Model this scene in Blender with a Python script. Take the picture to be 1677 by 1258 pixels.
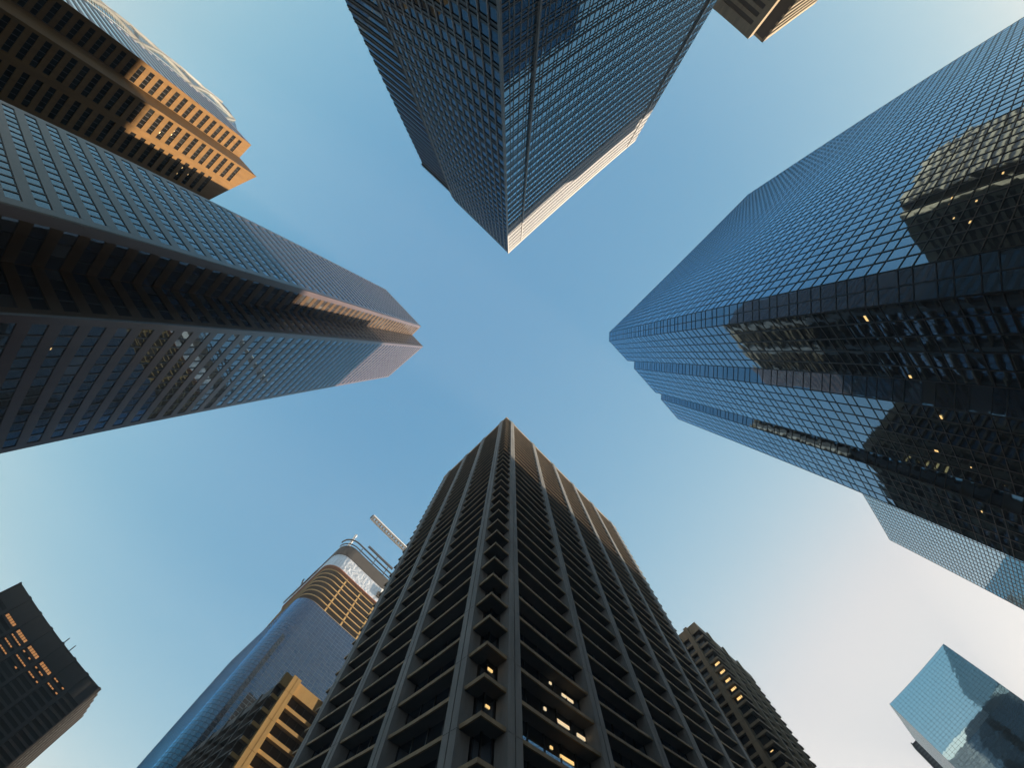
import bpy, math, random
from math import radians as R
from mathutils import Matrix, Vector
random.seed(11)
for o in list(bpy.data.objects): bpy.data.objects.remove(o)
S = bpy.context.scene
COL = S.collection

# ------------------------------------------------------------------ camera
# world: +X = along one street, +Y = along the other, +Z up. The photographer lies in the middle of the crossing
A = R(46); TILT = R(3.42)
sa, ca = math.sin(A), math.cos(A)
right = Vector((sa, ca, 0)); down = Vector((-ca, sa, 0)); Zu = Vector((0, 0, 1))
fwd = Zu*math.cos(TILT) + down*math.sin(TILT)
upv = -down*math.cos(TILT) + Zu*math.sin(TILT)
cam = bpy.data.cameras.new('camera'); co = bpy.data.objects.new('camera', cam); COL.objects.link(co)
co.matrix_world = Matrix(((right.x, upv.x, -fwd.x, 0), (right.y, upv.y, -fwd.y, 0), (right.z, upv.z, -fwd.z, 1.6), (0, 0, 0, 1)))
S.camera = co
S.render.engine = 'CYCLES'
cam.clip_start = .1; cam.clip_end = 6000
cam.type = 'PANO'                                   # the photo's own wide fisheye lens
cam.panorama_type = 'FISHEYE_LENS_POLYNOMIAL'
cam.sensor_fit = 'HORIZONTAL'; cam.sensor_width = 36.0; cam.sensor_height = 27.0
cam.fisheye_fov = R(220)
FPX = 787/1677*36.0
cam.fisheye_polynomial_k0 = 0; cam.fisheye_polynomial_k1 = -1/FPX
cam.fisheye_polynomial_k2 = 0; cam.fisheye_polynomial_k3 = 0; cam.fisheye_polynomial_k4 = 0

# ------------------------------------------------------------------ sky, sun, exposure
SUN_EL, SUN_AZ = 10.5, 9.6                          # azimuth from +Y towards +X
w = bpy.data.worlds.new('World'); S.world = w; w.use_nodes = True
nt = w.node_tree; bg = nt.nodes['Background']
sky = nt.nodes.new('ShaderNodeTexSky'); sky.sky_type = 'NISHITA'; sky.sun_disc = False
sky.sun_elevation = R(SUN_EL); sky.sun_rotation = R(SUN_AZ)
sky.altitude = 1000; sky.air_density = 1.0; sky.dust_density = 3.5; sky.ozone_density = 2.0
# the hazy evening sky: its glow towards the sun saturates softly, channel by channel
sep = nt.nodes.new('ShaderNodeSeparateColor'); cmb = nt.nodes.new('ShaderNodeCombineColor'); nt.links.new(sky.outputs[0], sep.inputs[0])
EXPO = 2.1; SKY_STRENGTH = 0.15; SKY_TOP = [c/2**EXPO for c in (.715, .74, .775)]; SKY_K = (.84, 1.04, 1.20); SKY_G = (1.5, 1.1, .8)
for ch in range(3):
    pw = nt.nodes.new('ShaderNodeMath'); pw.operation = 'POWER'; pw.inputs[0].default_value = math.exp(-SKY_K[ch])
    sb = nt.nodes.new('ShaderNodeMath'); sb.operation = 'SUBTRACT'; sb.inputs[0].default_value = 1
    ml = nt.nodes.new('ShaderNodeMath'); ml.operation = 'MULTIPLY'; ml.inputs[1].default_value = SKY_TOP[ch]/SKY_STRENGTH
    gm_ = nt.nodes.new('ShaderNodeMath'); gm_.operation = 'POWER'; gm_.inputs[1].default_value = SKY_G[ch]
    nt.links.new(sep.outputs[ch], gm_.inputs[0]); nt.links.new(gm_.outputs[0], pw.inputs[1]); nt.links.new(pw.outputs[0], sb.inputs[1]); nt.links.new(sb.outputs[0], ml.inputs[0]); nt.links.new(ml.outputs[0], cmb.inputs[ch])
nt.links.new(cmb.outputs[0], bg.inputs[0]); bg.inputs[1].default_value = SKY_STRENGTH
sl = bpy.data.lights.new('sun', 'SUN'); sl.energy = 5.0; sl.angle = R(.5); sl.color = (1, .82, .60)
so = bpy.data.objects.new('sun', sl); COL.objects.link(so)
sd = Vector((math.sin(R(SUN_AZ))*math.cos(R(SUN_EL)), math.cos(R(SUN_AZ))*math.cos(R(SUN_EL)), math.sin(R(SUN_EL))))
so.rotation_euler = sd.to_track_quat('Z', 'Y').to_euler(); so.location = sd*400
S.view_settings.view_transform = 'Standard'; S.view_settings.look = 'None'
S.view_settings.exposure = EXPO; S.view_settings.gamma = 1.0; S.view_settings.use_curve_mapping = False
S.cycles.use_denoising = True; S.cycles.max_bounces = 8; S.cycles.diffuse_bounces = 4; S.cycles.glossy_bounces = 5
S.cycles.sample_clamp_indirect = 4

# ------------------------------------------------------------------ materials
def mat(name, base, rough=.7, metal=0., ior=1.5, var=0., scale=.4, bump=0., bscale=.35, emit=None, es=0., spec=.5):
    m = bpy.data.materials.new(name); m.use_nodes = True
    n, l = m.node_tree.nodes, m.node_tree.links
    p = n['Principled BSDF']
    p.inputs['Base Color'].default_value = (*base, 1); p.inputs['Roughness'].default_value = rough
    p.inputs['Metallic'].default_value = metal; p.inputs['IOR'].default_value = ior
    p.inputs['Specular IOR Level'].default_value = spec
    tc = n.new('ShaderNodeTexCoord')
    if var:
        mp = n.new('ShaderNodeMapping'); mp.inputs['Scale'].default_value = (scale, scale, scale*.14); l.new(tc.outputs['Object'], mp.inputs[0])
        no = n.new('ShaderNodeTexNoise'); no.inputs['Scale'].default_value = 1; no.inputs['Detail'].default_value = 7; no.inputs['Roughness'].default_value = .65
        l.new(mp.outputs[0], no.inputs['Vector'])
        mr = n.new('ShaderNodeMapRange'); mr.inputs['From Min'].default_value = .3; mr.inputs['From Max'].default_value = .7
        mr.inputs['To Min'].default_value = 1-var; mr.inputs['To Max'].default_value = 1+var; l.new(no.outputs[0], mr.inputs[0])
        mx = n.new('ShaderNodeVectorMath'); mx.operation = 'SCALE'; mx.inputs[0].default_value = base; l.new(mr.outputs[0], mx.inputs['Scale'])
        l.new(mx.outputs[0], p.inputs['Base Color'])
    if bump:
        no = n.new('ShaderNodeTexNoise'); no.inputs['Scale'].default_value = bscale; no.inputs['Detail'].default_value = 1.5
        l.new(tc.outputs['Object'], no.inputs['Vector'])
        bp = n.new('ShaderNodeBump'); bp.inputs['Strength'].default_value = 1; bp.inputs['Distance'].default_value = bump
        l.new(no.outputs[0], bp.inputs['Height']); l.new(bp.outputs[0], p.inputs['Normal'])
    if emit:
        p.inputs['Emission Color'].default_value = (*emit, 1); p.inputs['Emission Strength'].default_value = es
    return m
def glassmat(name, tint, ior=2.0, gain=1.35, under=(.034, .032, .034), rough=.03, bump=.01, bscale=.45, blind=.06, vary=.12):
    """coated facade glass: a mirror whose strength follows Fresnel over a dark interior"""
    m = bpy.data.materials.new(name); m.use_nodes = True; n, l = m.node_tree.nodes, m.node_tree.links
    out = n['Material Output']; p = n['Principled BSDF']; p.inputs['Base Color'].default_value = (*under, 1); p.inputs['Roughness'].default_value = .4; p.inputs['Specular IOR Level'].default_value = 0
    gl = n.new('ShaderNodeBsdfAnisotropic'); gl.inputs['Color'].default_value = (*tint, 1); gl.inputs['Roughness'].default_value = rough
    fr = n.new('ShaderNodeFresnel'); fr.inputs['IOR'].default_value = ior
    mu = n.new('ShaderNodeMath'); mu.operation = 'MULTIPLY'; mu.inputs[1].default_value = gain; mu.use_clamp = True
    mx = n.new('ShaderNodeMixShader'); l.new(fr.outputs[0], mu.inputs[0]); l.new(mu.outputs[0], mx.inputs[0]); l.new(p.outputs[0], mx.inputs[1]); l.new(gl.outputs[0], mx.inputs[2]); l.new(mx.outputs[0], out.inputs[0])
    ge = n.new('ShaderNodeNewGeometry'); rp = n.new('ShaderNodeValToRGB'); e_ = rp.color_ramp.elements   # some panes have blinds
    e_[0].position = .80; e_[0].color = (*under, 1); e_[1].position = 1.0; e_[1].color = (under[0]+blind, under[1]+blind*.98, under[2]+blind*.9, 1)
    l.new(ge.outputs['Random Per Island'], rp.inputs[0]); l.new(rp.outputs[0], p.inputs['Base Color'])
    mr = n.new('ShaderNodeMapRange'); mr.inputs['To Min'].default_value = 1-vary; mr.inputs['To Max'].default_value = 1+vary*.4; l.new(ge.outputs['Random Per Island'], mr.inputs[0])
    tv = n.new('ShaderNodeVectorMath'); tv.operation = 'SCALE'; tv.inputs[0].default_value = tint; l.new(mr.outputs[0], tv.inputs['Scale']); l.new(tv.outputs[0], gl.inputs['Color'])
    tc = n.new('ShaderNodeTexCoord'); no = n.new('ShaderNodeTexNoise'); no.inputs['Scale'].default_value = bscale; no.inputs['Detail'].default_value = 1.5
    l.new(tc.outputs['Object'], no.inputs['Vector']); bp = n.new('ShaderNodeBump'); bp.inputs['Distance'].default_value = bump
    l.new(no.outputs[0], bp.inputs['Height']); l.new(bp.outputs[0], gl.inputs['Normal'])
    return m
M = dict(
    glass=glassmat('blue mirror glass', (.46, .68, .90), 1.9, 2.1, bump=.006, under=(.055, .049, .047), blind=.03, vary=.07),
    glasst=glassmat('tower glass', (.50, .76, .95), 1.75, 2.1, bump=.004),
    glassk=glassmat('black glass', (.4, .42, .45), 1.4, .22, under=(.008, .008, .008), blind=.01),
    glass4=glassmat('navy glass', (.24, .62, 1.0), 1.6, 2.4, bump=.004, under=(.01, .012, .016), blind=.0, vary=.10),
    steel=mat('blue grey steel', (.05, .085, .12), .5),
    brace=mat('white bracing', (.12, .12, .115), .5),
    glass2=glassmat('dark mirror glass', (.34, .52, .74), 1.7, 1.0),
    glass3=glassmat('dim tinted glass', (.40, .45, .52), 1.45, .8),
    glassb=mat('bright blue glass', (.36, .55, .66), .03, 1, bump=.012, bscale=.3),
    bronze=mat('dark bronze metal', (.035, .032, .034), .45, .3, var=.2),
    dark=mat('dark wall', (.09, .085, .085), .8, var=.2),
    alu=mat('pale aluminium', (.24, .23, .225), .5, .0, var=.06, scale=.3),
    alul=mat('bright aluminium', (.36, .36, .37), .5, .0, var=.06, scale=.3),
    louvre=mat('pale louvre', (.22, .225, .245), .6, .0, var=.08, scale=.5),
    granite=mat('pink granite', (.07, .052, .056), .3, ior=1.5, var=.18, scale=.9, spec=.4),
    glowgranite=mat('orange glow granite', (.115, .062, .021), .6, var=.2, scale=.9, spec=.15),  # same granite as its pair; orange glow of the light put into the colour
    recess=mat('shaded recess granite', (.062, .038, .022), .5, var=.2, scale=.9, spec=.2),  # notch walls of the same granite; shade and gold light put into colour
    mauve=mat('mauve granite', (.17, .145, .18), .4, var=.12, scale=.9),
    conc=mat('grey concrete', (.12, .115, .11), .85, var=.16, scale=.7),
    concl=mat('pale ribbed concrete', (.25, .245, .24), .8, var=.25, scale=.7),
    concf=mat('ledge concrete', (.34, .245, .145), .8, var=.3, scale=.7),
    concw=mat('warm concrete', (.20, .16, .11), .85, var=.3, scale=.7),
    concd=mat('dark ribbed concrete', (.022, .020, .020), .85, var=.16, scale=.7),
    soff=mat('ledge soffit', (.16, .15, .145), .9, var=.15),  # kept apart from the ledge fronts; underside shade put into the colour
    white=mat('white painted steel', (.88, .87, .86), .5, var=.05),
    ochre=mat('sunlit concrete', (.40, .26, .10), .85, var=.12, scale=.7),  # sunlit copy of the block's grey concrete, golden light put into the colour
    wrap=mat('silver sheeting', (.62, .63, .66), .3, .35, var=.3, scale=1.2, bump=.4, bscale=.9),
    orange=mat('ochre steel edge', (.46, .29, .09), .6, var=.15, scale=1.5),
    red=mat('rust orange steel', (.42, .14, .05), .6, var=.3, scale=1.5),
    asphalt=mat('asphalt', (.05, .05, .052), .9, var=.2),
    paving=mat('paving', (.09, .088, .085), .9, var=.15, scale=.15),
    lamp=mat('office lamp', (.9, .7, .4), .5, emit=(1, .62, .22), es=.25),
    lampw=mat('office lamp pale', (.9, .8, .6), .5, emit=(1, .74, .42), es=.21),
    litwin=mat('lit window', (.3, .15, .06), .4, emit=(1, .42, .12), es=.10),
)

# ------------------------------------------------------------------ object helpers
def tag(o, label=None, cat=None, group=None, kind=None):
    if label: o['label'] = label
    if cat: o['category'] = cat
    if group: o['group'] = group
    if kind: o['kind'] = kind
    return o
def thing(name, loc, label, cat, group=None):
    o = bpy.data.objects.new(name, None); COL.objects.link(o); o.location = loc; o.empty_display_size = 2
    return tag(o, label, cat, group)
class MB:
    def __init__(s): s.v, s.f = [], []
    def quad(s, a, b, c, d):
        n = len(s.v); s.v += [tuple(a), tuple(b), tuple(c), tuple(d)]; s.f.append((n, n+1, n+2, n+3))
    def hexa(s, p):                                   # p: 8 points, bottom ring then top ring
        n = len(s.v); s.v += [tuple(q) for q in p]
        s.f += [tuple(n+i for i in f) for f in ((3, 2, 1, 0), (4, 5, 6, 7), (0, 1, 5, 4), (1, 2, 6, 5), (2, 3, 7, 6), (3, 0, 4, 7))]
    def box(s, x0, x1, y0, y1, z0, z1):
        s.hexa([(x0, y0, z0), (x1, y0, z0), (x1, y1, z0), (x0, y1, z0), (x0, y0, z1), (x1, y0, z1), (x1, y1, z1), (x0, y1, z1)])
    def prism(s, poly, z0, z1):                       # poly CCW; z1 may be a function of (x, y)
        n = len(s.v); k = len(poly); zf = z1 if callable(z1) else (lambda x, y: z1)
        s.v += [(x, y, z0) for x, y in poly] + [(x, y, zf(x, y)) for x, y in poly]
        s.f.append(tuple(n+i for i in reversed(range(k)))); s.f.append(tuple(n+k+i for i in range(k)))
        for i in range(k):
            j = (i+1) % k; s.f.append((n+i, n+j, n+k+j, n+k+i))
    def bar(s, a, b, r):                              # square bar between two points
        a, b = Vector(a), Vector(b); d = (b-a).normalized(); u = d.cross(Zu)
        u = Vector((1, 0, 0)) if u.length < 1e-3 else u.normalized(); v = d.cross(u)
        ring = lambda c: [c+(u+v)*r, c+(-u+v)*r, c+(-u-v)*r, c+(u-v)*r]
        s.hexa(ring(a)+ring(b))
    def build(s, name, m, parent=None, label=None, kind=None):
        if not s.v: return None
        org = parent_loc(parent)
        me = bpy.data.meshes.new(name)
        me.from_pydata([(x-org[0], y-org[1], z-org[2]) for x, y, z in s.v], [], s.f); me.update()
        me.materials.append(m if not isinstance(m, str) else M[m])
        o = bpy.data.objects.new(name, me); COL.objects.link(o)
        if parent: o.parent = parent
        return tag(o, label, kind=kind)
def parent_loc(p):
    x = Vector((0, 0, 0))
    while p: x = x+Vector(p.location); p = p.parent
    return x
class Wall:                                           # a -> b with the outside on the right-hand side
    def __init__(s, a, b):
        s.a = Vector(a); s.b = Vector(b); d = s.b-s.a; s.L = d.length; s.u = d/s.L; s.n = Vector((s.u.y, -s.u.x))
    def p(s, t, d, z):
        q = s.a+s.u*t+s.n*d; return (q.x, q.y, z)
    def box(s, mb, t0, t1, d0, d1, z0, z1):
        # seen from outside, t runs to the right-hand-negative; order keeps outward faces
        mb.hexa([s.p(t0, d1, z0), s.p(t1, d1, z0), s.p(t1, d0, z0), s.p(t0, d0, z0), s.p(t0, d1, z1), s.p(t1, d1, z1), s.p(t1, d0, z1), s.p(t0, d0, z1)])
    def pane(s, mb, t0, t1, z0, z1, d=0., j=.006):
        r = lambda: d+random.uniform(-j, j)
        mb.quad(s.p(t0, r(), z0), s.p(t1, r(), z0), s.p(t1, r(), z1), s.p(t0, r(), z1))
def frange(a, b, st):
    n = max(1, round((b-a)/st)); return [a+(b-a)*i/n for i in range(n+1)]
def curtain(root, walls, z0, z1, colw, rows, gm, fm, mw=.07, md=.07, hw=None, j=.006, floor=3.94, gname='curtain_wall', fname='mullion_grid', hd=None, piers=()):
    """glass curtain wall: rows = fractions of a floor where a transom runs"""
    g, f = MB(), MB(); hw = hw or mw; hd = hd or md
    nf = int(math.ceil((z1-z0)/floor)); zs = []
    for i in range(nf):
        for r in rows:
            z = z1-(nf-i)*floor+r*floor
            if z > z0+.3: zs.append(z)
    zs = [z0]+[z for z in zs if z < z1-.2]+[z1]
    for wl in walls:
        if callable(colw): cs = colw(wl)
        else: cs = frange(0, wl.L, colw)
        for a, b in zip(cs, cs[1:]):
            for c, d in zip(zs, zs[1:]): wl.pane(g, a, b, c, d, 0, j)
        for c in cs:
            wl.box(f, max(c-mw, 0), min(c+mw, wl.L), -.03, md, z0, z1)
        for z in zs: wl.box(f, 0, wl.L, -.03, hd-.004, z-hw, z+hw)
    g.build(gname, gm, root); f.build(fname, fm, root)
def split_windows(root, wins, gm, limit=100, name='window'):
    """wins: list of (distance, builder). The nearest become parts of their own, the others one 'stuff' part"""
    wins.sort(key=lambda q: q[0])
    for d, fn in wins[:limit]:
        b = MB(); fn(b); b.build(name, gm, root)
    b = MB()
    for d, fn in wins[limit:]: fn(b)
    if b.v: b.build(name, gm, root, kind='stuff')
CAM = Vector((0, 0, 1.6))
def dist(p): return (Vector(p)-CAM).length

# ------------------------------------------------------------------ ground, roads
b = MB(); b.quad((-3000, -3000, 0), (3000, -3000, 0), (3000, 3000, 0), (-3000, 3000, 0)); tag(b.build('ground', 'paving'), kind='structure')
b = MB(); b.quad((-9, -3000, .004), (10, -3000, .004), (10, 3000, .004), (-9, 3000, .004)); tag(b.build('road', 'asphalt'), kind='structure')
b = MB(); b.quad((-3000, -12, .008), (3000, -12, .008), (3000, 6, .008), (-3000, 6, .008)); tag(b.build('road', 'asphalt'), kind='structure')

# ------------------------------------------------------------------ top tower: aluminium and glass, 150 m
def aluminium_tower():
    r = thing('glass_tower', (50, -45, 0), 'grey glass tower at the top of the photo with a white sunlit roof band', 'skyscraper')
    H, FL = 150., 3.89
    b = MB(); b.prism([(21.6, -50), (80.3, -50), (80.3, -24), (21.6, -24)], 0, H-.3)
    b.prism([(22.9, -65.3), (79, -65.3), (79, -50.1), (22.9, -50.1)], 0, H-1.2); b.build('tower_body', 'dark', r)
    S1 = Wall((80.4, -23.9), (21.5, -23.9))
    def cols(wl):
        c = [0.]; k = 0
        while c[-1] < wl.L-1.2:
            c.append(c[-1]+(.87, .87, .52)[k % 3]*1.16); k += 1
        c[-1] = wl.L; return c
    g, f, pr = MB(), MB(), MB()
    cs = cols(S1); nf = 38; zt = H-2.6
    for i in range(nf):
        z0 = zt-(i+1)*FL
        if i < 7: S1.box(pr, 0, S1.L, -.03, .06, z0+1.15, z0+FL-.45)
        for a, c in zip(cs, cs[1:]):
            S1.pane(g, a, c, z0, z0+2.2, 0, .004); S1.pane(g, a, c, z0+2.2, z0+3.05, 0, .004); S1.pane(g, a, c, z0+3.05, z0+FL, 0, .004)
        for z, h, d in ((z0, .06, .08), (z0+.38, .04, .06), (z0+2.25, .06, .07), (z0+3.1, .06, .07)):
            S1.box(f, 0, S1.L, -.03, d, z-h, z+h)
    for c in cs: S1.box(f, max(c-.055, 0), min(c+.055, S1.L), -.03, .06, 0, zt)
    S1.box(f, 0, S1.L, -.3, .15, zt, H)
    g.build('curtain_wall', 'glasst', r); f.build('mullion_grid', 'alu', r); pr.build('louvre_panel', 'louvre', r)
    for t in (S1.L-5.1, 5.0):
        p = MB(); S1.box(p, t-.35, t-.06, 0, .34, 0, H-2); p.build('pier', 'alu', r)
    b = MB(); b.box(21.32, 21.6, -24.1, -23.72, 0, H); b.build('corner_post', 'alu', r)
    # street face on the other side: fine vertical fins over dark bands
    Wf = Wall((21.5, -23.9), (21.5, -48.6)); g, f, sp = MB(), MB(), MB()
    cs = frange(.0, Wf.L, 1.55)
    for i in range(nf):
        z0 = zt-(i+1)*FL
        for a, c in zip(cs, cs[1:]):
            Wf.pane(g, a, c, z0, z0+FL, 0, .003)
        Wf.box(sp, 0, Wf.L, -.05, .10, z0+2.3, z0+2.75); Wf.box(sp, 0, Wf.L, -.05, .02, z0+2.75, z0+3.3); Wf.box(sp, 0, Wf.L, -.05, .10, z0+3.3, z0+FL)
    for c in cs[1:]: Wf.box(f, c-.045, c+.045, -.03, .2, 0, zt)
    Wf.box(sp, 0, Wf.L, -.3, .12, zt, H)
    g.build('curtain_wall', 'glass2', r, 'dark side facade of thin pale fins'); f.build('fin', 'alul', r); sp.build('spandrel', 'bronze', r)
    # recessed banded end bay with its projecting roof lip
    We = Wall((22.8, -48.6), (22.8, -65.2)); g, sp = MB(), MB()
    for i in range(nf):
        z0 = zt-(i+1)*FL
        We.box(sp, 0, We.L, -.05, .12, z0+2.0, z0+2.9); We.box(sp, 0, We.L, -.05, .18, z0+3.2, z0+3.45); We.box(sp, 0, We.L, -.05, .12, z0+3.45, z0+FL)
    We.box(sp, 0, We.L, -.3, .12, zt, H-1); We.pane(g, 0, We.L, 0, zt, 0, 0)
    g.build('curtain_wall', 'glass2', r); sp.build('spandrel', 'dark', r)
    b = MB(); b.box(22.3, 24, -65.4, -51, H-2.2, H-.2); b.build('roof_lip', 'bronze', r)
aluminium_tower()

# ------------------------------------------------------------------ right tower: blue mirror glass with sawtooth corners, 134 m
def mirror_tower():
    r = thing('mirror_tower', (55, 30, 0), 'wide blue mirror glass tower at the right with stepped corners', 'skyscraper')
    H = 134.
    pts = [(88.3, 14.2), (24.1, 14.2), (22.4, 15.9), (22.4, 23.6), (23.8, 25.0), (22.3, 26.5), (22.2, 35.8), (23.5, 37.1), (22.1, 38.5), (22.0, 46.4)]
    b = MB(); b.prism(list(reversed([(88.2, 14.35), (24.2, 14.35), (22.55, 16.0), (22.55, 23.6), (24.0, 25.05), (22.5, 26.55), (22.4, 35.8), (23.7, 37.15), (22.3, 38.55), (22.2, 46.2), (88.2, 46.2)])), 0, H-.2)
    b.build('tower_body', 'dark', r)
    walls = [Wall(pts[i+1], pts[i]) for i in range(len(pts)-1)]
    names = ['street face', 'corner facet', 'bay', 'inner facet', 'outer facet', 'bay', 'inner facet', 'outer facet', 'bay']
    for i, wl in enumerate(walls):
        long = i == 0
        cw = 1.56 if wl.L > 5 else wl.L/(2 if i == 1 else 1)
        curtain(r, [wl], 0, H, cw, (0, .6), 'glass', 'bronze', mw=.055, md=.05, hw=.06, j=.0055, floor=3.94)
    curtain(r, [Wall((88.3, 46.4), (22.05, 46.4))], 0, H-9, 3.12, (0, .6), 'glass', 'bronze', mw=.055, md=.05, hw=.06, j=.005, floor=3.94)
    q = MB(); q.box(22.1, 88.2, 46.1, 46.42, H-9, H-.05); q.build('louvre_panel', 'louvre', r)
    b = MB(); b.prism([(40, 20), (80, 20), (80, 40), (40, 40)], H-.2, H+.6); b.build('roof_deck', 'dark', r)
    for ax, c, z, l_, hh in (('x', 16.7, 32.2, .55, .3), ('x', 23.1, 31.0, .3, .3), ('x', 27.4, 29.5, .4, .25), ('x', 32.4, 32.3, .35, .5), ('x', 35.4, 30.8, .35, .25), ('x', 33.6, 28.4, .2, .2), ('x', 40.0, 29.0, .25, .2),
                             ('y', 33.0, 26.1, .3, .2), ('y', 28.2, 22.2, .3, .2), ('y', 31.2, 22.7, .2, .2), ('y', 32.1, 26.0, .2, .15), ('y', 29.5, 24.4, .2, .15), ('y', 34.4, 21.0, .3, .2)):
        q = MB()
        if ax == 'x':
            x = 22.4 if c < 24 else 22.25 if c < 36 else 22.05
            q.box(x-.03, x-.015, c, c+l_, z, z+hh)
        else: q.box(c, c+l_, 14.17, 14.185, z, z+hh)
        q.build('lit_panel', 'lamp', r)
mirror_tower()

# ------------------------------------------------------------------ granite towers (a pair of the same family)
def granite_face(root, wl, z0, ztop, fl, m, wins, inset0=1.0, inset1=1.0, module=1.37, wf=.55, gd=-.09, fin=.17, parapet=3.4, mb=None, fb=None, zt_fn=None, gmat=None):
    """spandrel bands and corner strips proud of recessed window rows"""
    top = ztop-parapet; n = int((top-z0)/fl)
    wl.box(mb, 0, wl.L, -.3, 0, top, ztop) if not zt_fn else None
    wl.box(mb, 0, inset0, -.3, -.004, z0, top); wl.box(mb, wl.L-inset1, wl.L, -.3, -.004, z0, top)
    cs = frange(inset0, wl.L-inset1, module)
    for i in range(n):
        zb = top-(i+1)*fl; wh = fl*wf
        wl.box(mb, inset0, wl.L-inset1, -.3, 0, zb, zb+fl-wh)
        for a, c in zip(cs, cs[1:]):
            def fn(b, a=a, c=c, z=zb+fl-wh, h=wh): wl.pane(b, a+.02, c-.02, z, z+h, gd, .003)
            wins.append((dist(wl.p((a+c)/2, 0, zb+fl)), fn))
    wl.box(mb, 0, wl.L, -.3, 0, 0, top-n*fl)
    for c in cs[1:-1]: wl.box(fb, c-fin/2, c+fin/2, -.28, -.03, z0, top+.1)
    for i in range(n): wl.box(fb, inset0+.01, wl.L-inset1-.01, -.27, -.05, top-i*fl-.12, top-i*fl+.1)
def west_granite():
    r = thing('granite_tower', (-45, -45, 0), 'tall pink granite tower at the left with a notch in its corner', 'skyscraper')
    H, FL = 215., 3.95
    b = MB(); b.prism([(-50, -61.6), (-20.6, -61.6), (-20.6, -38.4), (-50, -38.4)], 0, H-.3)
    b.prism([(-46.8, -38.4), (-26.2, -38.4), (-26.2, -31.1), (-46.8, -32.7)], 0, H-.3); b.build('tower_body', 'dark', r)
    fE = Wall((-20.2, -62), (-20.2, -37.9)); fE = Wall((-20.2, -61.9), (-20.2, -37.9))
    fE = Wall((-20.2, -61.9), (-20.2, -37.9))
    faces = [(Wall((-20.2, -61.9), (-20.2, -37.9)), .9, 1.3, 1.37), (Wall((-20.2, -37.9), (-26.0, -37.9)), 1.1, .05, 1.5),
             (Wall((-25.8, -38.2), (-25.8, -30.7)), .3, .9, 1.6), (Wall((-25.8, -30.6), (-47.0, -32.2)), .9, .9, 1.45)]
    wins, wall, fb = [], MB(), MB()
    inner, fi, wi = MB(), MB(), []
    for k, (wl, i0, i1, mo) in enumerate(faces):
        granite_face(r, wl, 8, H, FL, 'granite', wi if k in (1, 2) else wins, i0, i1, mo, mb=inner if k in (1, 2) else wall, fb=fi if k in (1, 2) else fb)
    b = MB(); b.box(-21.3, -20.205, -38.2, -37.885, 0, H-.02); b.build('corner_strip', 'granite', r)
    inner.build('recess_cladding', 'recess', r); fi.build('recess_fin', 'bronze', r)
    q = MB()
    for d, fn in wi[:]: fn(q)
    q.build('recess_window', M['glass2'], r, kind='stuff')  # notch shade also put into a darker glass
    wall.build('granite_cladding', 'granite', r); fb.build('window_fin', 'bronze', r)
    split_windows(r, wins, M['glass3w'])
    # the lamps of a few offices
    wl = faces[3][0]
    for t, z, l_ in ((5.0, 30.9, .3), (4.0, 31.6, .3), (16.2, 31.2, .3)):
        q = MB(); wl.box(q, t, t+l_, -.085, -.07, z, z+.3); q.build('lit_panel', 'lamp', r)
M['glass3w'] = glassmat('granite tower glass', (.55, .74, .90), 1.8, 1.5, bump=.005)
west_granite()

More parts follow.
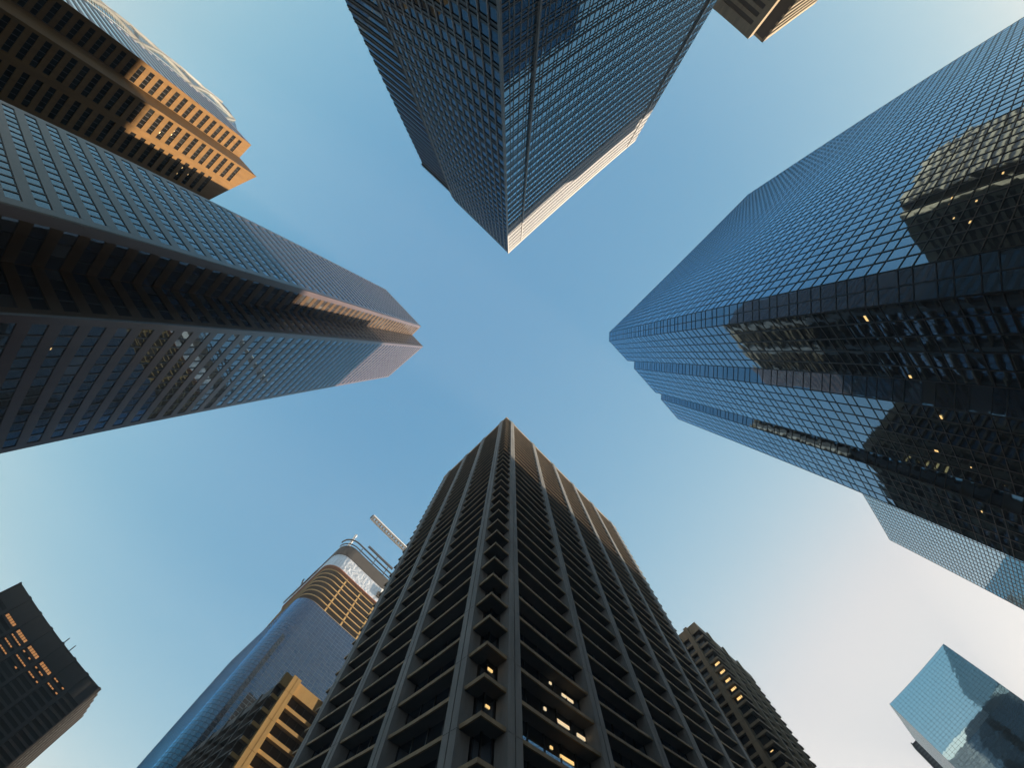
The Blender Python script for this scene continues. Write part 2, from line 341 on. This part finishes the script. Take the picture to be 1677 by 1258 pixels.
def east_granite():
    r = thing('granite_tower', (-35, -120, 0), 'granite tower in the upper left whose roof corner glows orange in the sun', 'skyscraper')
    H, FL = 135., 3.95
    slope = lambda x, y: H if x > -18.3 else H+(x+18.3)*.78
    b = MB(); b.prism([(-19, -140), (-12.9, -140), (-12.9, -111.5), (-19, -111.5)], 0, H-.3)
    b.prism([(-58, -140), (-18.65, -140), (-18.65, -100.0), (-58, -100.0)], 0, lambda x, y: H-.3+(x+18.5)*.78); b.build('tower_body', 'dark', r)
    wall, fb, wins = MB(), MB(), []
    def strip_face(wl, segs, ztop, par, sl=0.):
        """one long window strip per floor; segs: (t0, t1) of the strips"""
        n = int((ztop-par-6)/FL); top = ztop-par
        prev = 0.
        for a, c in segs+[(wl.L, wl.L)]:
            if a > prev: wl.box(wall, prev, a, -.35, -.004, 6, top)
            prev = c
        for i in range(n):
            zb = top-(i+1)*FL
            for a, c in segs:
                wl.box(wall, a, c, -.35, 0, zb, zb+FL*.5)
                for p, q in zip(frange(a, c, 1.15), frange(a, c, 1.15)[1:]):
                    def fn(b, a=p, c=q, z=zb+FL*.5): wl.pane(b, a+.02, c-.02, z, z+FL*.5, -.3, .003)
                    wins.append((dist(wl.p((p+q)/2, 0, zb)), fn))
        for a, c in segs:
            for q in frange(a, c, 1.15)[1:]: wl.box(fb, q-.06, q+.06, -.34, -.2, 6, top)
        wl.box(wall, 0, wl.L, -.35, 0, 0, 6); return top
    w1 = Wall((-12.5, -111), (-19.4, -111)); t = strip_face(w1, [(1.0, 5.6)], H, 5.0)
    w1.box(wall, 0, w1.L, -.35, 0, t, H)
    w2 = Wall((-18.2, -99.5), (-57.8, -99.5)); segs = [(.6, 6.0), (7.6, 13.4), (14.8, 20.8), (22.2, 28.2), (29.6, 35.6)]
    # upper limit follows the sloped parapet
    top = H-5.5; n = int((top-6)/FL)
    prev = 0
    for k, (a, c) in enumerate(segs):
        lim = lambda tt: H-tt*.78
        for i in range(n):
            zb = top-(i+1)*FL
            if zb+FL > lim(c)-3.6: continue
            w2.box(wall, a, c, -.35, 0, zb, zb+FL*.5)
            for p, q in zip(frange(a, c, 1.15), frange(a, c, 1.15)[1:]):
                def fn(b, a=p, c=q, z=zb+FL*.5): w2.pane(b, a+.02, c-.02, z, z+FL*.5, -.3, .003)
                wins.append((dist(w2.p((p+q)/2, 0, zb)), fn))
        zc = max(zz for zz in [top-i*FL for i in range(n)] if zz <= lim(c)-3.6+1e-6)
        for q in frange(a, c, 1.15)[1:]: w2.box(fb, q-.06, q+.06, -.34, -.2, 6, zc)
        def tpz(t0, t1, zlo):          # sloped piece of the parapet
            wall.hexa([w2.p(t0, 0, zlo), w2.p(t1, 0, zlo), w2.p(t1, -.35, zlo), w2.p(t0, -.35, zlo),
                       w2.p(t0, 0, lim(t0)), w2.p(t1, 0, lim(t1)), w2.p(t1, -.35, lim(t1)), w2.p(t0, -.35, lim(t0))])
        tpz(prev, a, 6); tpz(a, c, zc); prev = c
    tpz(prev, w2.L, 6); w2.box(wall, 0, w2.L, -.35, 0, 0, 6)
    w3 = Wall((-18.2, -111), (-18.2, -99.5)); w3.box(wall, 0, w3.L-.36, -.35, -.004, 0, H)
    wall.build('granite_cladding', 'glowgranite', r); fb.build('window_fin', 'bronze', r)
    split_windows(r, wins, M['glassk'])
    # mauve side face with a fine window grid
    sw, sf, ws = MB(), MB(), []
    granite_face(r, Wall((-12.5, -140), (-12.5, -111.4)), 8, H, FL, 'mauve', ws, .8, .5, 1.37, mb=sw, fb=sf)
    sw.build('side_cladding', 'mauve', r); q = MB()
    for d, fn in ws: fn(q)
    q.build('side_window', M['glassb'], r, kind='stuff')
    for i in range(26):                      # corner window column in the re-entrant angle
        z = H-7-i*FL
        q = MB(); w1.box(q, 6.0, 6.7, -.005, .03, z-1.1, z); q.build('corner_window', M['glass2'], r)
    for t, z in ((14.5, 61), (12.2, 58.5), (13.1, 58.6), (11.4, 104), (9.3, 104.2), (10.2, 108), (6.5, 96.2), (16.2, 66), (18.5, 69.9), (19.4, 73.6), (2.0, 92), (3.1, 92.1), (4.2, 88.2), (24, 60.5), (25, 56.6), (27, 52.7)):
        q = MB(); w2.box(q, t, t+.4, -.28, -.26, z, z+.28); q.build('ceiling_light', 'lamp', r)
east_granite()

# ------------------------------------------------------------------ concrete towers: pilasters, ledges, deep-set window strips
def concrete_tower(root, walls, H, fl, depth, band, cm, gm, z0=6., pw=.62, pd=.45, ledge_parts=True, lamps=(), top=2.6, limit=100, soff=True, name_l='ledge', pm=None, lm=None, flare=.3):
    """walls: list of (Wall, pilaster positions). Walls meet at corners; ledges run round, glass sits `depth` behind"""
    n = int((H-top-z0)/fl); wins = []; mull = MB()
    for wl, ps in walls:
        for t in ps:
            p = MB()
            zz = 0.
            while zz < H+.3:                      # precast lengths with open joints
                z2 = min(zz+fl*2, H+.35)
                for a, c in ((t-pw, t-.05), (t+.05, t+pw)): wl.box(p, a, c, -.9, pd, zz+.03, z2-.03)
                zz = z2
            wl.box(p, t-pw+.04, t+pw-.04, -.88, pd-.07, 0, H+.25)
            # flared flanks running back to the glass
            for s_ in (-1, 1):
                if (s_ > 0 and wl.L-t < 3.2) or (s_ < 0 and t < 3.2): continue
                e0, e1 = t+s_*pw*.995, t+s_*(pw+flare)
                q = [wl.p(e0, pd-.25, 0), wl.p(e1, -depth, 0), wl.p(e0, -depth, 0), wl.p(e0, pd-.25, H)]
                n0 = len(p.v); p.v += [wl.p(e0, pd-.25, 0), wl.p(e1, -depth-.02, 0), wl.p(e0, -depth-.02, 0), wl.p(e0, pd-.25, H), wl.p(e1, -depth-.02, H), wl.p(e0, -depth-.02, H)]
                p.f += [(n0, n0+1, n0+4, n0+3), (n0, n0+2, n0+1), (n0+3, n0+4, n0+5)]
            p.build('pilaster', pm or cm, root)
    # one outline for the ledge ring: outer corners and mitred inner corners
    out = [walls[0][0].a]+[wl.b for wl, _ in walls]; dd = depth+.1; inn = []
    for k, q in enumerate(out):
        if k == 0: inn.append(q-walls[0][0].n*dd)
        elif k == len(out)-1: inn.append(q-walls[-1][0].n*dd)
        else: inn.append(q-(walls[k-1][0].n+walls[k][0].n)*dd)
    def off(e):
        r_ = []
        for k, q in enumerate(out):
            nn = walls[0][0].n if k == 0 else walls[-1][0].n if k == len(out)-1 else walls[k-1][0].n+walls[k][0].n
            r_.append(q-nn*e)
        return r_
    mid = off(.12); poly = [(q.x, q.y) for q in out]+[(q.x, q.y) for q in reversed(mid)]
    poly2 = [(q.x, q.y) for q in off(.121)]+[(q.x, q.y) for q in reversed(inn)]
    for i in range(n+1):
        z = H-top-i*fl
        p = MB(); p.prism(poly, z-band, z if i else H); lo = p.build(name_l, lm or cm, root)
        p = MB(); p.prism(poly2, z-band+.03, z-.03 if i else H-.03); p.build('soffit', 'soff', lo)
    for wi, (wl, ps) in enumerate(walls):
        edges = [0.]+list(ps)+[wl.L]
        for a, c in zip(edges, edges[1:]):
            ca_, cc_ = (a == 0. and wi > 0), (c == wl.L and wi < len(walls)-1)
            a2 = a+(depth if ca_ else (pw+(.06 if cc_ else flare+.02) if a in ps else 0)); c2 = c-(depth if cc_ else (pw+(.06 if ca_ else flare+.02) if c in ps else 0))
            if c2-a2 < .4: continue
            m = frange(a2, c2, 1.75)
            for i in range(n+1):
                z = H-top-i*fl
                def fn(b, m=m, z=z, wl=wl):
                    for p_, q_ in zip(m, m[1:]): wl.pane(b, p_+.03, q_-.03, z-fl+.05, z-band-.02, -depth, .003)
                wins.append((dist(wl.p((a2+c2)/2, 0, z-fl)), fn))
                wl.box(mull, a2, c2, -depth-.05, -depth+.04, z-fl, z-fl+.1)
            for q_ in m: wl.box(mull, q_-.05, q_+.05, -depth-.05, -depth+.05, z0, H-top-.1)
    mull.build('window_mullion', 'bronze', root)
    split_windows(root, wins, gm, limit)
    return n
M['glassc'] = glassmat('office glass', (.66, .80, 1.0), 1.9, 3.4, bump=.003, under=(.02, .02, .022))
def bottom_tower():
    r = thing('concrete_tower', (-30, 40, 0), 'tall dark concrete tower at the bottom centre with pale ribs and V-shaped corner ledges', 'skyscraper')
    H = 155.
    b = MB(); b.prism([(-42.2, 14.5), (-16.5, 14.5), (-16.5, 64.8), (-42.2, 64.8)], 0, H-.6); b.build('tower_body', 'dark', r)
    wE = Wall((-14.95, 13.0), (-14.95, 66.2)); wN = Wall((-43.6, 13.0), (-14.95, 13.0))
    concrete_tower(r, [(wN, [2.3, 10.3, 18.25, 26.2]), (wE, [2.6, 12.3, 21.9, 31.4, 41.1, 50.8])], H, 3.8, 1.05, .42, M['conc'], M['glassc'], pm=M['concl'], lm=M['concf'], pd=.16, flare=.06)
    for wl, t, z, L_, hh, m in ((wE, 9.4, 33.2, 1.4, .35, 'lampw'), (wE, 7.9, 33.6, .25, .3, 'lampw'), (wE, 8.3, 29.1, 1.4, .4, 'lampw'), (wE, 6.9, 29.5, .25, .35, 'lampw'), (wE, 10.6, 29.0, .95, .4, 'lampw'),
                                (wE, 8.2, 25.2, 1.4, .35, 'lamp'), (wE, 7.2, 25.5, .25, .3, 'lamp'), (wE, 1.15, 29.3, .45, .3, 'lamp'), (wE, 1.2, 25.3, .35, .25, 'lamp')):
        q = MB(); wl.box(q, t, t+L_, -1.03, -1.0, z, z+hh); q.build('ceiling_light', m, r)
bottom_tower()

def ochre_block():
    r = thing('concrete_block', (-80, 25, 0), 'short concrete block left of the bottom tower with ochre lit beams beside a broad rib', 'office block')
    H = 65.
    b = MB(); b.prism([(-140, 13.6), (-67, 13.6), (-67, 45), (-140, 45)], 0, H-.6); b.build('tower_body', 'dark', r)
    wE = Wall((-65.3, 11.6), (-65.3, 46)); wN = Wall((-140, 11.9), (-66.5, 11.9))
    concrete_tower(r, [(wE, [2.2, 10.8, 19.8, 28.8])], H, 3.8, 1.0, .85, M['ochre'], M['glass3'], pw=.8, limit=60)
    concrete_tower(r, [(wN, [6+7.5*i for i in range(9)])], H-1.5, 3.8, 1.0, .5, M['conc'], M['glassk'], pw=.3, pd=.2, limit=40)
ochre_block()

def tan_tower():
    r = thing('concrete_tower', (-30, 120, 0), 'tan concrete tower right behind the bottom tower with lit offices beside a rib', 'skyscraper')
    H = 119.
    b = MB(); b.prism([(-37, 93.3), (-16.2, 93.3), (-16.2, 127), (-37, 127)], 0, H-.6); b.build('tower_body', 'dark', r)
    wE = Wall((-15.0, 92.2), (-15.0, 128)); wN = Wall((-38, 92.2), (-15.0, 92.2))
    concrete_tower(r, [(wN, [7.2, 16.0, 19.6]), (wE, [7.4+9.3*i for i in range(3)])], H, 3.8, .8, .95, M['concw'], M['glass2'], pw=.6, limit=60, top=3.4)
    random.seed(5)
    for i in range(4, 22):
        for t, wl in ((21.6, wN), (.9, wE), (3.2, wE)):
            if i < 9 and wl is wN or (i > 10 and random.random() < .45):
                z = H-3.4-i*3.8-2.2
                q = MB(); wl.box(q, t-.5, t+(.9 if i < 9 else .2), -.78, -.76, z, z+(.9 if i < 9 else .3)); q.build('ceiling_light', 'lamp', r)
tan_tower()

# ------------------------------------------------------------------ far right: banded glass towers
def light_glass_tower():
    r = thing('glass_tower', (80, 110, 0), 'pale blue glass tower with a tiny grid peeking out below the mirror tower', 'skyscraper')
    H = 148.4
    b = MB(); b.prism([(62.9, 61), (88, 61), (88, 163.8), (62.9, 163.8)], 0, H-.3); b.build('tower_body', 'dark', r)
    curtain(r, [Wall((62.6, 164.2), (62.6, 60.6))], 0, H, 2.6, (0, .5), 'glassb', 'bronze', mw=.09, md=.08, hw=.16, j=.01, floor=3.95)
    curtain(r, [Wall((62.6, 60.6), (88.4, 60.6))], 0, H, 2.6, (0, .5), 'glassb', 'bronze', mw=.09, md=.08, hw=.16, j=.01, floor=3.95)
    b = MB(); b.box(62.7, 88, 164.2, 164.6, 0, H); b.build('end_wall', 'alu', r)
light_glass_tower()
def corner_glass_tower():
    r = thing('glass_tower', (30, 205, 0), 'bright blue glass tower with a pale side face in the lower right corner', 'skyscraper')
    H = 113.
    b = MB(); b.prism([(15.3, 203.3), (47.5, 203.3), (47.5, 252), (15.3, 252)], 0, H-.3); b.build('tower_body', 'dark', r)
    curtain(r, [Wall((14.9, 202.9), (48.0, 202.9))], 0, H, 1.6, (0, .5), 'glassb', 'bronze', mw=.03, md=.02, hw=.04, j=.004, floor=4.0)
    curtain(r, [Wall((14.9, 252.5), (14.9, 202.9))], 0, H, 1.6, (0, .5), 'glassb', 'white', mw=.05, md=.04, hw=.3, j=.01, floor=4.0)
corner_glass_tower()
def dark_far_tower():
    r = thing('office_tower', (50, 396, 0), 'small dark office tower half hidden behind the corner of the bright blue glass tower', 'skyscraper')
    H = 172.  # height and hidden width extended to cast shadow on the nearer towers
    b = MB(); b.prism([(19.4, 388.2), (89.8, 388.2), (89.8, 404), (19.4, 404)], 0, H-1.5); b.build('tower_body', 'dark', r)
    f = MB()
    for wl in (Wall((19.2, 388), (90, 388)), Wall((19.2, 404.5), (19.2, 388))):
        for i in range(42): wl.box(f, 0, wl.L, -.2, .15, H-4-i*3.8, H-2.4-i*3.8)
        for t in frange(0, wl.L, 5): wl.box(f, max(0, t-.4), min(wl.L, t+.4), -.2, .3, 0, H)
    wl.box(f, 0, wl.L, -.3, .32, H-2.2, H); f.build('facade_frame', 'concd', r)
    p = MB(); p.box(24, 40, 391, 401, H-1.5, H+2.5); p.build('roof_plant', 'concw', r)
dark_far_tower()

# ------------------------------------------------------------------ bottom left: dark tower with warm windows
def dark_left_tower():
    r = thing('office_tower', (-210, -45, 0), 'nearly black office tower in the lower left corner with glowing orange windows', 'skyscraper')
    H, gx = 100., -194.
    b = MB(); b.prism([(-228, -71.6), (gx-.6, -71.6), (gx-.6, -21), (-228, -21)], 0, H-.5); b.build('tower_body', 'dark', r)
    wl = Wall((gx, -72.2), (gx, -20.5)); side = Wall((gx, -20.5), (-230, -20.5)); back = Wall((-230, -72.2), (gx, -72.2))
    f = MB()
    for W_ in (wl, side, back):
        W_.box(f, 0, W_.L, -.6, 0, H-13, H); W_.box(f, 0, W_.L, -.5, .25, H-.8, H+.3)
        for i in range(1, 22): W_.box(f, 0, W_.L, -.6, 0, H-13-i*3.9, H-13-i*3.9+1.5)
    f.build('spandrel', 'concd', r)
    ps = [wl.L*k/7 for k in range(8)]
    for t in ps:
        p = MB(); wl.box(p, max(0, t-.6), min(wl.L, t+.6), -.6, .5, 0, H+.6); p.build('pilaster', 'concd', r)
    for t in frange(0, side.L, 7.2):
        p = MB(); side.box(p, max(0, t-.6), min(side.L, t+.6), -.6, .5, 0, H+.6); p.build('pilaster', 'concd', r)
    wins = []
    random.seed(3)
    lit = {(0, 2): 1, (0, 3): 1, (0, 4): 1, (0, 5): .6, (1, 4): .5, (1, 5): .4, (1, 3): .3, (2, 3): .7, (2, 4): .6, (0, 1): 1, (1, 2): .5, (2, 2): .4, (3, 3): .4, (3, 2): .3}
    for i in range(20):
        for k in range(7):
            z = H-13-(i+1)*3.9+1.5; L_ = wl.L/7
            for W_ in (wl,):
                w_ = MB(); wl.pane(w_, k*L_+.7, (k+1)*L_-.7, z, z+2.4, -.4, .01); 
                wins.append((dist(wl.p(k*L_, 0, z)), lambda b, k=k, z=z, L_=L_: wl.pane(b, k*L_+.7, (k+1)*L_-.7, z, z+2.4, -.4, .01)))
            if (i, k) in lit:
                s_ = lit[(i, k)]; cs = frange(k*L_+1.0, (k+1)*L_-.9, 1.1)
                for a, c in zip(cs, cs[1:]):
                    if random.random() < s_+.15:
                        h0 = random.uniform(.5, 1.2) if s_ == 1 else 1.4
                        q = MB(); wl.box(q, a+.12, c-.12, -.38, -.36, z+h0*(.2 if s_ == 1 else 1), z+2.2); q.build('lit_window', 'litwin', r)
    split_windows(r, wins, M['glassk'])
    # cleaning davits on the roof
    for t in (23.5, 26.5):
        q = MB(); q.bar(wl.p(t*1.25, -.4, H), wl.p(t*1.25, .9, H+4.2), .16); q.build('roof_davit', 'bronze', r)
dark_left_tower()

# ------------------------------------------------------------------ top right: tan slab tower
def tan_slab():
    r = thing('office_tower', (130, -25, 0), 'tan stone office tower cut off by the top edge beside the grey glass tower', 'skyscraper')
    H, FL = 104., 3.85
    b = MB(); b.prism([(109, -60), (150, -60), (150, -19.4), (109, -19.4)], 0, H-.4); b.prism([(112.3, -19.4), (146, -19.4), (146, -16.1), (112.3, -16.1)], 0, H-.4); b.build('tower_body', 'dark', r)
    wA = Wall((108.4, -19.0), (108.4, -60)); wB = Wall((111.7, -15.7), (111.7, -19.3)); wS = Wall((147, -15.7), (111.7, -15.7)); wC = Wall((112, -18.98), (108.4, -18.98))
    f = MB()
    wA.box(f, 0, wA.L, -.5, 0, H-5.2, H); wA.box(f, 0, 1.6, -.5, -.003, 0, H-5.2)
    for i in range(26): wA.box(f, 1.6, wA.L, -.5, 0, H-5.2-(i+1)*FL, H-5.2-(i+1)*FL+1.75)
    wC.box(f, 0, wC.L-.01, -.5, 0, 0, H-.01)
    wB.box(f, 0, wB.L, -.5, 0, H-1.2, H)
    wS.box(f, 0, wS.L, -.5, 0, H-3, H)
    for i in range(26): wS.box(f, 0, wS.L, -.5, 0, H-3-(i+1)*FL, H-3-(i+1)*FL+1.5)
    f.build('stone_cladding', 'concw', r)
    d = MB(); wB.box(d, 0, wB.L, -.5, -.03, 0, H-1.2); d.build('dark_core_wall', 'concd', r)
    wins = []
    for i in range(25):
        z = H-5.2-(i+1)*FL+1.75
        wins.append((dist(wA.p(10, 0, z)), lambda b, z=z: [wA.pane(b, a, c, z, z+2.1, -.3, .004) for a, c in zip(frange(1.6, wA.L, 3), frange(1.6, wA.L, 3)[1:])]))
        z2 = H-3-(i+1)*FL+1.5
        wins.append((dist(wS.p(10, 0, z2)), lambda b, z=z2: [wS.pane(b, a, c, z, z+2.35, -.3, .004) for a, c in zip(frange(0, wS.L, 3), frange(0, wS.L, 3)[1:])]))
    split_windows(r, wins, M['glass3'], name='window_strip')
    for t, z in ((8, 96.5), (3, 88)):
        q = MB(); wA.box(q, t, t+.35, -.28, -.25, z, z+.3); q.build('ceiling_light', 'lamp', r)
tan_slab()

# ------------------------------------------------------------------ upper left, far: curved tower with a white diagrid
def diagrid_tower():
    r = thing('diagrid_tower', (-75, -225, 0), 'far curved blue glass tower with white crossed bracing behind the orange lit granite tower', 'skyscraper')
    H = 236.; C0 = (-77.5, -236.); RR = 60.
    arc = [(C0[0]+RR*math.cos(R(a)), C0[1]+RR*math.sin(R(a))) for a in range(-45, 41, 5)]
    b = MB(); b.prism([(C0[0]+(RR-.4)*math.cos(R(a)), C0[1]+(RR-.4)*math.sin(R(a))) for a in range(-45, 41, 5)], 0, H-.4); b.build('tower_body', 'dark', r)
    walls = [Wall(a, c) for a, c in zip(arc, arc[1:])]
    curtain(r, walls, 0, H, 2.6, (0, .55), 'glassb', 'bronze', mw=.05, md=.05, hw=.28, j=.006, floor=4.0)
    nb = 48.
    def pt(deg, z, e=.5): return (C0[0]+(RR+e)*math.cos(R(deg)), C0[1]+(RR+e)*math.sin(R(deg)), z)
    for k in range(5):
        z1 = H-k*nb; z0 = max(z1-nb, 0)
        for m_, a in enumerate(range(-45, 36, 20)):
            for s_ in (-1, 1):
                br = MB(); a0, a1 = (a, a+20) if s_ > 0 else (a+20, a)
                for q in range(3):
                    f0, f1 = q/3, (q+1)/3
                    br.bar(pt(a0+(a1-a0)*f0, z0+(z1-z0)*f0), pt(a0+(a1-a0)*f1, z0+(z1-z0)*f1), .55)
                br.build('brace', 'brace', r)
        if k < 4:
            rg = MB()
            for a in range(-45, 40, 5): rg.bar(pt(a, z0, .4), pt(a+5, z0, .4), .12)
            rg.build('ring_beam', 'brace', r)
    for a in range(-45, 40, 20):
        q = MB(); q.bar(pt(a, 0, .45), pt(a, H, .45), .12); q.build('column', 'brace', r)
diagrid_tower()

# ------------------------------------------------------------------ lower left: rounded tower still being built, and its crane
def unfinished_tower():
    r = thing('unfinished_tower', (-140, 30, 0), 'rounded unfinished glass tower with bare ochre floor edges and silver sheeting near its top', 'skyscraper')
    def ring(x1, y0, x0, y1, rad, k=7):       # CCW rounded rectangle
        p = []
        for cx, cy, a0 in ((x1-rad, y0+rad, -90), (x1-rad, y1-rad, 0), (x0+rad, y1-rad, 90), (x0+rad, y0+rad, 180)):
            p += [(cx+rad*math.cos(R(a0+90*i/k)), cy+rad*math.sin(R(a0+90*i/k))) for i in range(k+1)]
        return p
    rad = 6.5
    zg, zo, zw, H = 151., 181., 193., 204.
    glassring = ring(-114.5, 8.4, -181, 62, rad)
    core = MB(); core.prism(ring(-115, 8.9, -180.5, 61.5, rad), 0, zg-.2); core.prism(ring(-119, 13.0, -154, 58, 6), zg-.2, H-4); core.build('tower_body', 'dark', r)
    walls = [Wall(a, c) for a, c in zip(glassring, glassring[1:]+glassring[:1]) if (Vector(a)-Vector(c)).length > .05]
    walls = [w_ for w_ in walls if w_.n.x > .02 or w_.n.y < -.3]
    curtain(r, walls, 0, zg, 1.65, (0, .5), 'glass4', 'steel', mw=.05, md=.03, hw=.09, j=.003, floor=3.9)
    for i in range(8):                        # bare floors: ochre edge, dark slab
        z = zg+i*3.9
        s_ = MB(); s_.prism(ring(-114.9, 9.0, -157.6, 61.6, rad), z, z+.35); s_.build('floor_slab', 'concd', r)
        e = MB()
        rg = ring(-114.6, 8.7, -157.9, 61.9, rad); rg = rg+rg[:1]
        for a, c in zip(rg, rg[1:]):
            if (Vector(a)-Vector(c)).length > .05:
                w_ = Wall(a, c); w_.box(e, 0, w_.L, -.25, 0, z-.1, z+.5)
        e.build('floor_edge', 'orange', r)
    for y in (19, 27, 35, 43, 52):
        q = MB(); q.box(-115.6, -115.0, y-.3, y+.3, zg, zo+1); q.build('column', 'orange', r)
    for x in (-125, -133, -141, -149):
        q = MB(); q.box(x-.3, x+.3, 9.2, 9.8, zg, zo+1); q.build('column', 'orange', r)
    q = MB(); q.prism(ring(-114.0, 8.1, -158.2, 62, rad), zo, zw); q.build('silver_sheeting', 'wrap', r)
    q = MB(); q.prism(ring(-113.9, 8.0, -158.3, 62.1, rad), zo-.5, zo-.02); q.build('sheeting_rail', 'red', r)
    q = MB(); q.prism(ring(-113.8, 7.9, -158.4, 62.2, rad), zw+.01, H-1); q.build('formwork', 'concd', r)
    q = MB(); q.box(-114.6, -113.4, 33, 45, 184.5, 188.5); q.build('loading_hatch', 'concd', r)
    q = MB(); q.box(-113.9, -113.2, 34, 44.6, 188.6, 192); q.build('hatch_panel', 'white', r)
    def hoop(x1, y0, z, rr_, name):
        q = MB(); rg = ring(x1, y0, -158, 64, rad)
        for a, c in zip(rg, rg[1:]):
            if (Vector(a)-Vector(c)).length > .05: q.bar((*a, z), (*c, z), rr_)
        q.build(name, 'bronze', r)
    hoop(-112.8, 7.0, H+3.2, .3, 'guard_rail'); hoop(-113.6, 7.6, H+.4, .22, 'guard_rail')
    for y in (16, 24, 31, 39, 46):
        q = MB(); q.bar((-113.8, y, H-2), (-112.7, y, H+7.5 if y in (24, 31) else H+3.2), .18); q.build('guard_post', 'bronze', r)
    q = MB(); q.box(-113.0, -112.4, 17.5, 33.5, H+7, H+8.6); q.build('screen_panel', 'bronze', r)
    q = MB(); q.box(-159, -130, 7.4, 8.0, H-14, H-11.5); q.build('screen_panel', 'bronze', r)
    q = MB(); q.bar((-116, 10.2, H-1), (-113.5, 9.5, H+8.5), .5); q.build('roof_mast', 'white', r)
unfinished_tower()
def crane():
    r = thing('tower_crane', (-112.3, 44, 0), 'white lattice jib of a tower crane reaching out from behind the bottom tower', 'crane')
    X, Z0 = -112.3, 238.
    m = MB()
    for dx, dy in ((-1, -1), (1, -1), (1, 1), (-1, 1)): m.bar((X+dx, 44+dy, 210), (X+dx, 44+dy, Z0+2), .16)
    for i in range(14):
        z = 210+i*2
        for (a, c) in (((-1, -1), (1, -1)), ((1, -1), (1, 1)), ((1, 1), (-1, 1)), ((-1, 1), (-1, -1))):
            m.bar((X+a[0], 44+a[1], z), (X+c[0], 44+c[1], z+2), .1)
    m.build('mast', 'white', r)
    j = MB(); y0, y1 = 9.6, 60.
    for dx, dz in ((-1.3, 0), (1.3, 0), (0, 2.2)): j.bar((X+dx, y0, Z0+dz), (X+dx, y1, Z0+dz), .4)
    for i in range(28):
        y = y0+i*1.8
        for a, c in (((-1.3, 0), (1.3, 0)), ((1.3, 0), (0, 2.2)), ((0, 2.2), (-1.3, 0))):
            j.bar((X+a[0], y, Z0+a[1]), (X+c[0], y+1.8, Z0+c[1]), .26); j.bar((X+c[0], y, Z0+c[1]), (X+a[0], y+1.8, Z0+a[1]), .26)
    j.build('jib', 'white', r)
    q = MB(); q.box(X-1.1, X+1.1, 9.0, 9.6, Z0-.6, Z0+.9); q.build('jib_tip', 'bronze', r)
    q = MB(); q.box(X-1, X+1, 58, 62, Z0-2.5, Z0); q.build('counterweight', 'concd', r)
crane()

# ------------------------------------------------------------------ thin scattering volume added to lift the dark tones, with the sky outside it
def added_haze(density):
    b = MB(); b.box(-3050, 3050, -3050, 3050, -1, 262); o = b.build('added_haze', mat('added_haze', (1, 1, 1))); tag(o, kind='stuff')
    m = o.data.materials[0]; n, l = m.node_tree.nodes, m.node_tree.links
    for q in list(n):
        if q.type != 'OUTPUT_MATERIAL': n.remove(q)
    v = n.new('ShaderNodeVolumePrincipled'); v.inputs['Density'].default_value = density; v.inputs['Color'].default_value = (.9, .9, .92, 1)
    v.inputs['Anisotropy'].default_value = .1
    l.new(v.outputs[0], n['Material Output'].inputs['Volume'])
added_haze(.0004)
